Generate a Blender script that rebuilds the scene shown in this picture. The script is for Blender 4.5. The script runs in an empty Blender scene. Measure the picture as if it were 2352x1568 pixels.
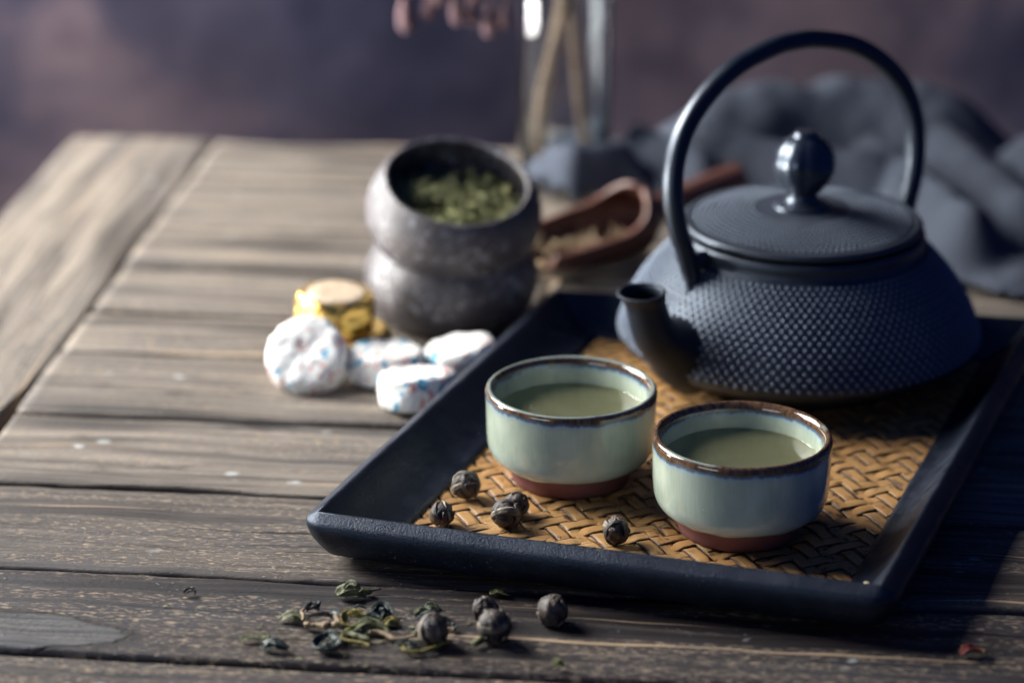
import bpy, bmesh, math, random
from mathutils import Vector, Matrix, noise
R = math.radians
C = bpy.context.scene.collection
scene = bpy.context.scene

# ------------------------------------------------------------------ camera
cam_d = bpy.data.cameras.new('camera')
cam = bpy.data.objects.new('camera', cam_d); C.objects.link(cam)
cam.location = (0, 0, .4455)
cam.rotation_euler = (R(90 - 20.8735), 0, 0)
cam_d.sensor_width = 36; cam_d.lens = 36 * 6000 / 2352
cam_d.clip_start = .05; cam_d.clip_end = 50
cam_d.dof.use_dof = True; cam_d.dof.focus_distance = 1.018
cam_d.dof.aperture_fstop = 4.5; cam_d.dof.aperture_blades = 0
scene.camera = cam
# ------------------------------------------------------------------ world + lamp
w = bpy.data.worlds.new('World'); scene.world = w; w.use_nodes = True
w.node_tree.nodes['Background'].inputs[0].default_value = (.05, .15, .66, 1)
w.node_tree.nodes['Background'].inputs[1].default_value = .2
def area(name, loc, target, sx, sy, power, col, spread=math.pi):
    l = bpy.data.lights.new(name, 'AREA'); l.shape = 'RECTANGLE'; l.size = sx; l.size_y = sy
    l.energy = power; l.color = col; l.spread = spread
    o = bpy.data.objects.new(name, l); C.objects.link(o); o.location = loc
    o.rotation_euler = (Vector(target) - Vector(loc)).to_track_quat('-Z', 'Y').to_euler()
    return o
area('window_and_fill_light', (-.92, 1.52, .62), (-.12, 1.20, 0), .88, .66, 16.5, (1, .985, .95), R(88))  # the window at the left
area('window_and_fill_light', (-.94, 1.46, -.16), (.0, 1.46, -.10), .55, .50, 7, (1, .98, .95), R(44))  # the same tall window below table height
area('window_and_fill_light', (-.74, 1.80, .38), (-.20, 2.05, .10), .28, .28, 5.6, (1, .98, .98), R(110))      # added lamp that only brightens the back wall, no window pane
area('reflector_light', (-.55, .33, .15), (.06, .95, .03), .40, .22, 1.2, (.80, .92, 1))
scene.view_settings.view_transform = 'Standard'; scene.view_settings.look = 'None'
scene.view_settings.exposure = 0; scene.view_settings.gamma = 1

# ------------------------------------------------------------------ helpers
def obj(name, bm, m, parent=None, smooth=True):
    me = bpy.data.meshes.new(name); bm.normal_update(); bm.to_mesh(me); bm.free()
    if smooth:
        for p in me.polygons: p.use_smooth = True
    if m: me.materials.append(m)
    o = bpy.data.objects.new(name, me); C.objects.link(o)
    if parent: o.parent = parent
    return o
def tag(o, label, cat=None, group=None, kind=None):
    if label: o['label'] = label
    if cat: o['category'] = cat
    if group: o['group'] = group
    if kind: o['kind'] = kind
    return o
def thing(name, label, cat, loc=(0, 0, 0), rot=(0, 0, 0), group=None):
    o = bpy.data.objects.new(name, None); C.objects.link(o); o.empty_display_size = .01
    o.location = loc; o.rotation_euler = rot
    return tag(o, label, cat, group)
def rings_bm(rings, closed_loop=True, cap0=False, cap1=False, bm=None):
    bm = bm or bmesh.new(); V = [[bm.verts.new(p) for p in r] for r in rings]
    n = len(rings[0])
    for a, b in zip(V[:-1], V[1:]):
        for i in range(n if closed_loop else n - 1):
            j = (i + 1) % n
            bm.faces.new((a[i], a[j], b[j], b[i]))
    if cap0: bm.faces.new(list(reversed(V[0])))
    if cap1: bm.faces.new(V[-1])
    return bm
def lathe(prof, n=64, fn=None, bm=None):
    rings = []
    for r, z in prof:
        ring = []
        for i in range(n):
            a = 2 * math.pi * i / n
            rr, zz = (r, z) if fn is None else fn(r, z, a)
            ring.append((rr * math.cos(a), rr * math.sin(a), zz))
        rings.append(ring)
    bm = rings_bm(rings, bm=bm)
    bmesh.ops.remove_doubles(bm, verts=bm.verts, dist=1e-6)
    bmesh.ops.recalc_face_normals(bm, faces=bm.faces)
    return bm
def spline(pts, n):
    pts = [Vector(p) for p in pts]; P = [2 * pts[0] - pts[1]] + pts + [2 * pts[-1] - pts[-2]]
    out = []; m = len(pts) - 1
    for i in range(n):
        t = i / (n - 1) * m; k = min(int(t), m - 1); u = t - k
        a, b, c, d = P[k:k + 4]
        out.append(.5 * (2 * b + (c - a) * u + (2 * a - 5 * b + 4 * c - d) * u * u + (3 * b - a - 3 * c + d) * u ** 3))
    return out
def sprof(pts, n):
    return [(p.x, p.y) for p in spline([(a, b, 0) for a, b in pts], n)]
def frames(path, up=Vector((0, 0, 1))):
    out = []; prev = None
    for i, p in enumerate(path):
        t = (path[min(i + 1, len(path) - 1)] - path[max(i - 1, 0)]).normalized()
        s = t.cross(up if prev is None else prev[1])
        if s.length < 1e-5: s = t.cross(Vector((1, 0, 0)))
        s.normalize(); u = s.cross(t).normalized(); prev = (s, u); out.append((t, s, u))
    return out
def sweep(path, section, up=Vector((0, 0, 1)), caps=True, bm=None):
    rings = []; F = frames(path, up); n = len(path)
    for i, (p, (t, s, u)) in enumerate(zip(path, F)):
        rings.append([p + s * a + u * b for a, b in section(i / (n - 1))])
    bm = rings_bm(rings, True, caps, caps, bm)
    bmesh.ops.recalc_face_normals(bm, faces=bm.faces)
    return bm
def circ(rx, ry=None, n=12):
    ry = rx if ry is None else ry
    return [(rx * math.cos(2 * math.pi * i / n), ry * math.sin(2 * math.pi * i / n)) for i in range(n)]
def nz(p, s=1.0, seed=0.0):
    return noise.noise(Vector((p[0] * s + seed * 7.13, p[1] * s - seed * 3.7, p[2] * s + seed * 1.9)))

# ------------------------------------------------------------------ materials
class N:
    def __init__(s, name):
        s.m = bpy.data.materials.new(name); s.m.use_nodes = True; s.t = s.m.node_tree
        s.b = s.t.nodes['Principled BSDF']; s.out = s.t.nodes['Material Output']
    def n(s, typ, **kw):
        x = s.t.nodes.new('ShaderNode' + typ)
        for k, v in kw.items(): setattr(x, k, v)
        return x
    def l(s, a, b): s.t.links.new(a, b)
    def set(s, x, i, v):
        if isinstance(v, bpy.types.NodeSocket): s.l(v, x.inputs[i])
        elif v is not None: x.inputs[i].default_value = v
    def coord(s, which='Object'): return s.n('TexCoord').outputs[which]
    def map(s, vec, scale=(1, 1, 1), loc=(0, 0, 0)):
        x = s.n('Mapping'); s.l(vec, x.inputs[0]); x.inputs['Scale'].default_value = scale; s.set(x, 'Location', loc)
        return x.outputs[0]
    def noise(s, vec, scale, detail=4, rough=.55, dist=0.0):
        x = s.n('TexNoise'); s.l(vec, x.inputs['Vector']); x.inputs['Scale'].default_value = scale
        x.inputs['Detail'].default_value = detail; x.inputs['Roughness'].default_value = rough; x.inputs['Distortion'].default_value = dist
        return x.outputs['Fac']
    def vor(s, vec, scale, feature='F1', out='Distance'):
        x = s.n('TexVoronoi', feature=feature); s.l(vec, x.inputs['Vector']); x.inputs['Scale'].default_value = scale
        return x.outputs[out]
    def ss(s, v, a, b, lo=0.0, hi=1.0):
        x = s.n('MapRange', interpolation_type='SMOOTHSTEP'); s.set(x, 0, v)
        x.inputs[1].default_value = a; x.inputs[2].default_value = b; x.inputs[3].default_value = lo; x.inputs[4].default_value = hi
        return x.outputs[0]
    def math(s, op, a, b=None, c=None):
        x = s.n('Math', operation=op); s.set(x, 0, a); s.set(x, 1, b)
        if c is not None: s.set(x, 2, c)
        return x.outputs[0]
    def mix(s, f, a, b, blend='MIX'):
        x = s.n('Mix', data_type='RGBA', blend_type=blend); s.set(x, 0, f)
        for i, v in ((6, a), (7, b)):
            if isinstance(v, tuple): v = (*v[:3], 1)
            s.set(x, i, v)
        return x.outputs[2]
    def ramp(s, f, stops):
        x = s.n('ValToRGB'); s.l(f, x.inputs[0]); e = x.color_ramp.elements
        while len(e) < len(stops): e.new(.5)
        for k, (p, c) in zip(e, stops): k.position = p; k.color = (*c, 1)
        return x.outputs[0]
    def sep(s, v):
        x = s.n('SeparateXYZ'); s.l(v, x.inputs[0]); return x.outputs
    def comb(s, a, b, c):
        x = s.n('CombineXYZ'); s.set(x, 0, a); s.set(x, 1, b); s.set(x, 2, c); return x.outputs[0]
    def rnd(s): return s.n('ObjectInfo').outputs['Random']
    def bump(s, h, strength=.3, dist=.001, normal=None):
        x = s.n('Bump'); s.l(h, x.inputs['Height']); x.inputs['Strength'].default_value = strength; x.inputs['Distance'].default_value = dist
        if normal is not None: s.l(normal, x.inputs['Normal'])
        s.l(x.outputs[0], s.b.inputs['Normal']); return x.outputs[0]
    def base(s, col=None, rough=None, metal=None, spec=None):
        for k, v in (('Base Color', col), ('Roughness', rough), ('Metallic', metal), ('Specular IOR Level', spec)):
            if v is None: continue
            if isinstance(v, tuple): v = (*v[:3], 1)
            s.set(s.b, k, v)
        return s.m

def mat_plank(patch=False):
    k = N('weathered_wood'); co = k.coord(); off = k.math('MULTIPLY', k.rnd(), 37.0)
    v = k.n('VectorMath', operation='ADD'); k.l(co, v.inputs[0]); k.l(k.comb(off, k.math('MULTIPLY', off, .37), 0.0), v.inputs[1]); v = v.outputs[0]
    at = k.n('Attribute', attribute_type='OBJECT', attribute_name='wear_falloff'); wear_falloff = at.outputs['Fac']
    wob = k.noise(k.map(v, (5, 16, 5)), 1, 3)
    X = k.sep(v); yy = k.math('MULTIPLY_ADD', wob, .022, X[1]); g = k.comb(X[0], yy, X[2])
    fib = k.noise(k.map(g, (9, 330, 60)), 1, 6, .62)
    strk = k.noise(k.map(g, (3.2, 75, 20)), 1, 5, .6)
    broad = k.noise(k.map(v, (7, 19, 7)), 1, 4, .55)
    flk = k.noise(k.map(g, (230, 800, 200)), 1, 5, .68)
    f = k.math('ADD', k.math('MULTIPLY', fib, .55), k.math('MULTIPLY', strk, .55))
    col = k.ramp(f, [(.41, (.008, .0075, .009)), (.53, (.023, .0185, .019)), (.62, (.054, .043, .040)), (.73, (.15, .118, .095))])
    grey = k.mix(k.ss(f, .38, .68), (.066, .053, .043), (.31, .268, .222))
    col = k.mix(k.math('MULTIPLY', wear_falloff, k.ss(k.math('ADD', broad, k.math('MULTIPLY', strk, .6)), .55, .9, .35, 1)), col, grey)
    col = k.mix(k.ss(broad, .42, .72, 0, .5), col, (.055, .056, .066))
    worn = k.math('MULTIPLY', k.ss(flk, .52, .59), k.ss(k.math('ADD', k.math('MULTIPLY', strk, .9), k.math('MULTIPLY', broad, .4)), .60, .72))
    col = k.mix(k.math('MULTIPLY', worn, .85), col, (.34, .265, .19))
    crack = k.ss(k.noise(k.map(g, (3.5, 210, 20), (3, 1, 0)), 1, 2, .5), .665, .70)
    col = k.mix(k.math('MULTIPLY', crack, .75), col, (.5, .36, .22))
    spot = k.math('MULTIPLY', k.ss(k.vor(k.map(v, (55, 85, 60)), 1), .24, .1), k.ss(k.noise(v, 34, 3), .56, .66))
    spot2 = k.math('MULTIPLY', k.ss(k.vor(k.map(v, (260, 420, 260)), 1), .22, .1), k.ss(k.noise(v, 60, 2), .5, .62))
    col = k.mix(k.math('MULTIPLY', k.math('MAXIMUM', spot, k.math('MULTIPLY', spot2, .5)), .6), col, (.5, .54, .53))
    dark = k.ss(k.noise(k.map(v, (16, 60, 30), (5, 2, 1)), 1, 5, .65), .58, .70)
    col = k.mix(k.math('MULTIPLY', dark, .8), col, (.020, .016, .016))
    h = k.math('ADD', k.math('MULTIPLY', f, .9), k.math('MULTIPLY', worn, -.25))
    h = k.math('ADD', h, k.math('MULTIPLY', k.math('MAXIMUM', spot, spot2), .2))
    if patch:   # peeled tongue of old varnish on the plank nearest the left foreground
        P = k.sep(co)
        ex = k.math('DIVIDE', k.math('SUBTRACT', P[0], .115), .0795)
        ey = k.math('DIVIDE', k.math('SUBTRACT', P[1], -.6385), .0165)
        rr = k.math('ADD', k.math('ADD', k.math('MULTIPLY', ex, ex), k.math('MULTIPLY', ey, ey)), k.math('MULTIPLY', k.math('SUBTRACT', k.math('ADD', broad, k.math('MULTIPLY', k.noise(v, 120, 3), .35)), .68), 1.1))
        ins = k.ss(rr, 1.05, .9); edge = k.math('MULTIPLY', k.ss(rr, 1.25, 1.04), k.ss(rr, .86, .98))
        col = k.mix(k.math('MULTIPLY', ins, .75), col, k.mix(k.ss(fib, .35, .65), (.045, .047, .053), (.13, .13, .13)))
        col = k.mix(k.math('MULTIPLY', edge, .8), col, (.03, .026, .026))
        h = k.math('ADD', h, k.math('MULTIPLY', ins, .5))
    slit = k.ss(k.noise(k.map(g, (5, 330, 20), (9, 4, 0)), 1, 3, .5), .655, .69)
    col = k.mix(k.math('MULTIPLY', slit, .85), col, (.012, .010, .011))
    h = k.math('ADD', h, k.math('MULTIPLY', slit, -.8))
    h = k.math('ADD', h, k.math('MULTIPLY', k.noise(k.map(v, (400, 900, 400)), 1, 4, .7), .35))
    k.bump(h, .95, .0014)
    return k.base(col, k.ss(f, .35, .75, .64, .5), spec=.24)
M = {}
M['plank'] = mat_plank(); M['plank_patch'] = mat_plank(True)

def mat_wall():
    k = N('mottled_plaster'); co = k.coord()
    a = k.noise(co, 4.2, 6, .6); b = k.noise(co, 9, 5, .6); c = k.noise(k.map(co, (1, 1, 1), (7, 3, 1)), 2.2, 4)
    col = k.ramp(a, [(.38, (.020, .022, .044)), (.5, (.062, .056, .084)), (.61, (.19, .14, .15))])
    col = k.mix(k.ss(c, .4, .66, 0, .6), col, (.11, .072, .07))
    col = k.mix(k.ss(b, .56, .72, 0, .6), col, (.022, .02, .035))
    k.bump(b, .4, .01)
    return k.base(col, .85, spec=.2)
M['wall'] = mat_wall()

def mat_black_wood():
    k = N('black_lacquered_wood'); co = k.coord()
    a = k.noise(co, 90, 5, .6); b = k.noise(co, 900, 4, .6); c = k.noise(co, 2600, 3)
    sp = k.math('MULTIPLY', k.ss(k.vor(co, 420), .18, .06), k.ss(k.noise(co, 45, 3), .5, .66))
    col = k.mix(k.ss(a, .35, .7), (.004, .006, .012), (.008, .010, .018))
    col = k.mix(k.ss(k.noise(k.map(co, (1, 1, 1), (3, 3, 3)), 55, 5, .65), .62, .74, 0, .5), col, (.05, .03, .022))
    col = k.mix(k.math('MULTIPLY', sp, .6), col, (.22, .22, .2))
    k.b.inputs['Specular Tint'].default_value = (.58, .74, 1, 1)
    k.bump(k.math('ADD', b, k.math('MULTIPLY', c, .5)), .45, .0006)
    return k.base(col, k.ss(a, .3, .7, .36, .5), spec=.5)
M['black_wood'] = mat_black_wood()

def mat_iron(name, rough, col=(.012, .014, .019), bmp=.25, spec=.6):
    k = N(name); co = k.coord()
    a = k.noise(co, 60, 4); b = k.noise(co, 1500, 4, .65)
    c = k.mix(a, col, tuple(x * 1.9 for x in col))
    k.bump(b, bmp, .0005); k.b.inputs['Specular Tint'].default_value = (.68, .82, 1, 1)
    return k.base(c, k.ss(a, .3, .7, rough - .05, rough + .06), spec=spec)
M['iron'] = mat_iron('cast_iron', .46, (.009, .012, .018), spec=.7)
M['iron_stud'] = mat_iron('cast_iron_stud', .42, (.046, .057, .080), .1, 1.0)  # paler than the body: highlights on the studs put into the colour
M['iron_spout'] = mat_iron('cast_iron_spout', .5, (.005, .007, .012), spec=.3)
M['iron_handle'] = mat_iron('enamelled_iron_handle', .34, (.006, .008, .013), bmp=.1, spec=.55)
M['iron_smooth'] = mat_iron('enamelled_iron', .27, (.010, .013, .02), bmp=.08, spec=.8)
M['iron_lid'] = mat_iron('cast_iron_lid', .5, (.012, .015, .022), spec=.7)

def mat_bamboo():
    k = N('woven_bamboo'); uv = k.coord('UV'); co = k.coord(); U = k.sep(uv); r = k.rnd()
    lu = k.comb(U[0], k.math('MULTIPLY', U[1], .0066), k.math('MULTIPLY', r, 9.0))
    fib = k.noise(k.map(lu, (60, 2600, 1)), 1, 4, .6)
    stain = k.noise(k.map(lu, (110, 260, 1)), 1, 5, .65)
    big = k.noise(k.map(lu, (28, 10, 3)), 1, 2)
    col = k.mix(fib, (.25, .11, .034), (.52, .29, .10))
    col = k.mix(k.ss(big, .38, .68, 0, .7), col, (.42, .24, .09))
    col = k.mix(k.math('MULTIPLY', r, .35), col, (.30, .2, .1))
    edge = k.math('ABSOLUTE', k.math('SUBTRACT', U[1], .5))
    e = k.ss(k.math('ADD', edge, k.math('MULTIPLY', k.math('SUBTRACT', stain, .5), .5)), .31, .47)
    col = k.mix(k.math('MULTIPLY', e, .92), col, (.035, .016, .008))
    burnt = k.ss(stain, .55, .66)
    col = k.mix(k.math('MULTIPLY', burnt, .85), col, (.06, .026, .010))
    k.bump(k.math('ADD', fib, k.math('MULTIPLY', burnt, -.4)), .4, .0004)
    return k.base(col, k.ss(fib, .3, .7, .42, .6), spec=.35)
M['bamboo'] = mat_bamboo()
k = N('dark_backing'); M['backing'] = k.base((.018, .011, .008), .7)

def mat_glaze(crest):
    dz = crest * .0005; k = N('celadon_glaze'); co = k.coord(); P = k.sep(co)
    vert = k.noise(k.map(co, (520, 520, 22)), 1, 4, .6); fine = k.noise(k.map(co, (1100, 1100, 70)), 1, 3)
    cl = k.noise(k.map(co, (55, 55, 40), (crest, 2, 1)), 1, 4, .55)
    wav = k.noise(k.map(co, (70, 70, 5), (crest * 3, 0, 0)), 1, 3)
    z = k.math('ADD', P[2], k.math('ADD', k.math('MULTIPLY', k.math('SUBTRACT', vert, .5), .0022), k.math('MULTIPLY', k.math('SUBTRACT', wav, .5), .0045)))
    body = k.mix(k.ss(cl, .35, .68), (.33, .39, .31), (.45, .505, .405))
    body = k.mix(k.math('MULTIPLY', k.ss(fine, .4, .65), .16), body, (.50, .60, .46))
    body = k.mix(k.ss(z, .02, .010, 0, .7), body, (.40, .51, .50))
    body = k.mix(k.ss(z, .0333 + dz, .0356 + dz, 0, .75), body, (.30, .40, .43))
    col = k.mix(k.ss(z, .0353 + dz, .0366 + dz), body, (.065, .125, .21))
    col = k.mix(k.ss(z, .0364 + dz, .0376 + dz), col, k.mix(k.ss(vert, .35, .65), (.045, .024, .014), (.13, .073, .035)))
    cm = k.math('MULTIPLY', k.ss(P[2], .0396, .0402), k.ss(k.noise(k.map(co, (30, 30, 1), (crest * 5, 1, 0)), 1, 3), .52 - crest * .2, .62 - crest * .2))
    col = k.mix(k.math('MULTIPLY', cm, .8), col, k.mix(vert, (.16, .24, .30), (.32, .36, .24)))
    pin = k.ss(k.vor(co, 260), .10, .04)
    col = k.mix(k.math('MULTIPLY', pin, k.ss(k.noise(co, 80), .55, .6, 0, .5)), col, (.75, .75, .65))
    k.set(k.b, 'Coat Weight', .4); k.set(k.b, 'Coat Roughness', .03)
    k.bump(k.math('ADD', k.math('MULTIPLY', vert, .3), cl), .12, .0008)
    return k.base(col, .13, spec=.55)
M['glazeA'] = mat_glaze(0.0); M['glazeB'] = mat_glaze(1.0)
k = N('terracotta'); co = k.coord(); k.bump(k.noise(co, 1800, 3), .2, .0004)
M['terracotta'] = k.base(k.mix(k.noise(co, 120, 4), (.17, .065, .062), (.25, .11, .105)), .7, spec=.3)

def mat_tea():
    k = N('green_tea_liquid'); t = k.t
    tr = k.n('BsdfTransparent'); tr.inputs[0].default_value = (1, .985, .84, 1)
    gl = k.n('BsdfGlossy'); gl.inputs['Roughness'].default_value = .015
    fr = k.n('Fresnel'); fr.inputs[0].default_value = 1.33
    mx = k.n('MixShader'); df = k.n('BsdfTranslucent'); df.inputs[0].default_value = (.98, .96, .54, 1)
    d2 = k.n('BsdfDiffuse'); d2.inputs[0].default_value = (.98, .96, .54, 1)
    ma = k.n('MixShader'); ma.inputs[0].default_value = .5; k.l(df.outputs[0], ma.inputs[1]); k.l(d2.outputs[0], ma.inputs[2])
    mb = k.n('MixShader'); mb.inputs[0].default_value = .16; k.l(tr.outputs[0], mb.inputs[1]); k.l(ma.outputs[0], mb.inputs[2])
    k.l(fr.outputs[0], mx.inputs[0]); k.l(mb.outputs[0], mx.inputs[1]); k.l(gl.outputs[0], mx.inputs[2])
    k.l(mx.outputs[0], k.out.inputs[0]); t.nodes.remove(k.b)
    return k.m
M['tea'] = mat_tea()

def mat_stoneware():
    k = N('rough_stoneware'); co = k.coord()
    a = k.noise(co, 38, 6, .65); b = k.noise(co, 260, 5, .65); c = k.noise(co, 900, 3)
    col = k.ramp(a, [(.3, (.030, .026, .029)), (.5, (.058, .050, .054)), (.68, (.105, .095, .102))])
    col = k.mix(k.math('MULTIPLY', k.ss(b, .52, .62), k.ss(a, .40, .6)), col, (.30, .30, .33))
    k.bump(k.math('ADD', b, k.math('MULTIPLY', c, .4)), .45, .0012)
    return k.base(col, k.ss(b, .35, .65, .56, .42), spec=.6)
M['stoneware'] = mat_stoneware()

def mat_leaf(name, c1, c2, c3, rough=.6):
    k = N(name); co = k.coord(); r = k.math('MULTIPLY', k.rnd(), 11.0)
    v = k.n('VectorMath', operation='ADD'); k.l(co, v.inputs[0]); k.l(k.comb(r, r, r), v.inputs[1]); v = v.outputs[0]
    a = k.noise(v, 160, 4, .6); b = k.noise(v, 900, 4, .65)
    col = k.ramp(a, [(.32, c1), (.5, c2), (.68, c3)])
    col = k.mix(k.ss(b, .5, .7, 0, .45), col, tuple(x * .35 for x in c1))
    k.bump(b, .7, .0006)
    return k.base(col, rough, spec=.45)
M['leaf_pale'] = mat_leaf('pale_dried_leaf', (.055, .064, .034), (.125, .132, .066), (.24, .24, .135))
M['leaf_dark'] = mat_leaf('dark_dried_leaf', (.014, .022, .022), (.035, .05, .045), (.085, .105, .075), .42)
M['leaf_yellow'] = mat_leaf('yellow_dried_leaf', (.10, .085, .012), (.22, .18, .03), (.36, .30, .07))
M['leaf_olive'] = mat_leaf('olive_dried_leaf', (.045, .05, .014), (.11, .12, .035), (.22, .22, .085))
M['stem_tan'] = mat_leaf('tan_stem', (.13, .085, .04), (.26, .18, .10), (.40, .30, .18))
M['pearl_brown'] = mat_leaf('brown_rolled_leaf', (.016, .012, .012), (.042, .031, .028), (.12, .09, .066), .5)
M['pearl_strip'] = mat_leaf('pale_rolled_leaf', (.04, .031, .026), (.13, .105, .075), (.34, .29, .20), .5)
M['red_leaf'] = mat_leaf('red_husk', (.10, .015, .01), (.20, .035, .02), (.30, .07, .04), .5)
def mat_heap():
    k = N('loose_leaf_tea'); co = k.coord()
    a = k.noise(co, 190, 3, .6)
    col = k.ramp(a, [(.33, (.045, .05, .02)), (.46, (.17, .18, .065)), (.60, (.36, .36, .16)), (.75, (.48, .45, .24))])
    return k.base(col, .6, spec=.4)
M['heap'] = mat_heap()
def mat_wood(name, c1, c2, rough):
    k = N(name); co = k.coord(); f = k.noise(k.map(co, (18, 240, 240)), 1, 5, .6)
    k.bump(f, .25, .0006)
    return k.base(k.mix(k.ss(f, .3, .7), c1, c2), rough, spec=.45)
M['scoop_wood'] = mat_wood('red_brown_wood', (.055, .022, .016), (.125, .052, .037), .42)
M['twig'] = mat_wood('twig_bark', (.20, .13, .085), (.40, .28, .19), .7)
def mat_paper():
    k = N('printed_tissue_paper'); co = k.coord(); r = k.math('MULTIPLY', k.rnd(), 5.0)
    v = k.n('VectorMath', operation='ADD'); k.l(co, v.inputs[0]); k.l(k.comb(r, r, r), v.inputs[1]); v = v.outputs[0]
    col = k.mix(k.noise(v, 60, 3), (.74, .74, .70), (.88, .87, .83))
    red = k.math('MULTIPLY', k.ss(k.noise(v, 330, 2), .55, .6), k.ss(k.noise(k.map(v, (1, 1, 1), (4, 0, 2)), 60, 2), .46, .52))
    blue = k.math('MULTIPLY', k.ss(k.noise(k.map(v, (1, 1, 1), (1, 8, 2)), 105, 2), .60, .63), 1.0)
    col = k.mix(k.math('MULTIPLY', red, .85), col, (.55, .12, .09))
    col = k.mix(k.math('MULTIPLY', blue, .95), col, (.05, .30, .46))
    k.bump(k.noise(v, 260, 4, .6), .5, .0012)
    return k.base(col, .55, spec=.4)
M['paper'] = mat_paper()
k = N('gold_foil'); co = k.coord(); k.bump(k.noise(co, 230, 4, .6), .6, .0015)
M['gold'] = k.base(k.mix(k.noise(co, 80, 3), (.62, .38, .07), (.9, .62, .2)), .3, 1.0)
k = N('cream_foil_top'); co = k.coord(); k.bump(k.noise(co, 230, 4, .6), .5, .001)
M['gold_top'] = k.base(k.mix(k.noise(co, 110, 3), (.66, .50, .33), (.80, .66, .50)), .4, .35)
def mat_cloth():
    k = N('grey_linen'); co = k.coord()
    th = k.math('ADD', k.noise(k.map(co, (1400, 160, 160)), 1, 3), k.noise(k.map(co, (160, 1400, 160)), 1, 3))
    a = k.noise(co, 24, 4)
    col = k.mix(a, (.036, .043, .060), (.066, .077, .100))
    k.bump(th, .5, .0008)
    return k.base(col, .9, spec=.15)
M['cloth'] = mat_cloth()
k = N('clear_glass'); k.set(k.b, 'Transmission Weight', 1.0); k.set(k.b, 'IOR', 1.45); M['glass'] = k.base((.93, .97, .98), .01)
k = N('dusty_pink_petal'); co = k.coord(); M['petal'] = k.base(k.mix(k.noise(co, 140, 3), (.10, .055, .06), (.20, .13, .14)), .8, spec=.2)
k = N('pale_crumb'); M['crumb'] = k.base((.50, .42, .28), .7)

# ------------------------------------------------------------------ setting: wall
bm = bmesh.new(); G = 40
V = [[bm.verts.new((-1.6 + 3.4 * i / G, 2.05 + .004 * nz((i, j, 0), .6), -.75 + 2.2 * j / G)) for i in range(G + 1)] for j in range(G + 1)]
for j in range(G):
    for i in range(G): bm.faces.new((V[j][i], V[j][i + 1], V[j + 1][i + 1], V[j + 1][i]))
tag(obj('wall', bm, M['wall']), 'dark mottled plaster wall behind the table', kind='structure')

# ------------------------------------------------------------------ table
table = thing('wooden_table', 'weathered brown plank table with a cross board at its left end', 'table', (-.265, 1.518, 0), (0, 0, R(-6)))
def plank_bm(x0, x1, y0, y1, seed, nx, ny, th=.022, ze=0.0):
    """top slightly cupped and worn, long edges ragged and rounded over"""
    rings = []
    for i in range(nx + 1):
        x = x0 + (x1 - x0) * i / nx
        e0 = .0009 * nz((x, 0, 0), 22, seed) + .0006 * nz((x, 3, 0), 90, seed)
        e1 = .0009 * nz((x, 9, 0), 22, seed) + .0006 * nz((x, 5, 0), 90, seed)
        ch0 = max(0, nz((x, 1, 0), 9, seed + 4) - .2) * .010; ch1 = max(0, nz((x, 2, 0), 9, seed + 8) - .2) * .010
        a, b = y0 + e0 + ch0, y1 + e1 - ch1
        ring = [(x, a + .001, -th), (x, a, -.0026), (x, a + .0004, -.0009)]
        for j in range(ny + 1):
            y = a + .0016 + (b - a - .0032) * j / ny; u = j / ny
            z = ze + .0005 * nz((x * .3, y, 0), 60, seed) + .00035 * nz((x * .12, y, 1), 300, seed) - .0005 * (2 * u - 1) ** 2
            ring.append((x, y, z))
        ring += [(x, b - .0004, -.0009), (x, b, -.0026), (x, b - .001, -th)]
        rings.append(ring)
    bm = rings_bm(rings, True, True, True)
    bmesh.ops.recalc_face_normals(bm, faces=bm.faces)
    return bm
GAP = [0, .0026, .0026, .0018, .0030, .0018, .0020, .0018, .0011, .0020, .0016, .001]
WEAR_FALLOFF = [1.0, .9, .8, .95, .85, .75, .9, .3, .0, .08, .1]  # varnish wear per plank, plus light falloff towards the front painted in
joints = [0, .080, .165, .232, .2985, .3545, .4302, .5063, .5858, .6545, .722, .80]
for i in range(len(joints) - 1):
    b0, b1 = joints[i], joints[i + 1]; near = i > 5
    bm = plank_bm(.0885, .66, -b1 + GAP[i + 1], -b0 - GAP[i], i * 3.3 + 1, 220 if near else 110, 16 if near else 9, ze=.0006 * (i * 7 % 3 - 1))
    o = obj('plank', bm, M['plank_patch' if i == 8 else 'plank'], table); o['wear_falloff'] = WEAR_FALLOFF[i]
bm = plank_bm(-.80, -.0005, .0, .0852, 77, 120, 10)
eb = obj('end_board', bm, M['plank'], table); eb.rotation_euler = (0, 0, R(90))   # x along its length
eb.location = (.0862, 0, 0); eb['wear_falloff'] = 1.0

# ------------------------------------------------------------------ serving tray
ang = math.atan2(.2525, .0969); dv = Vector((.0969, .2525)).normalized()      # along the long sides
fv = Vector((.2093, -.064)).normalized()                                         # along the short sides
FL, FR, BL = Vector((-.0748, .9235)), Vector((.1345, .8595)), Vector((.0221, 1.1762))
BR = Vector((.2415, 1.1385))
tray = thing('serving_tray', 'black lacquered wooden tray with flared sides and a woven bamboo bottom', 'tray', (FL.x, FL.y, 0))
corners = [FL, FR, BR, BL]; FOOT = [.020, .0172, .020, .0245]   # inward run of each wall: front, right, back, left
n2 = []
for i in range(4):
    d = (corners[(i + 1) % 4] - corners[i]).normalized(); n2.append(Vector((d.y, -d.x)))   # outward normals
def offset_corner(i, d0, d1):
    """meet of side i-1 offset d0 and side i offset d1, at corner i"""
    a, b = n2[i - 1], n2[i]; det = a.x * b.y - a.y * b.x
    return corners[i] + Vector(((d0 * b.y - d1 * a.y) / det, (a.x * d1 - b.x * d0) / det))
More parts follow.
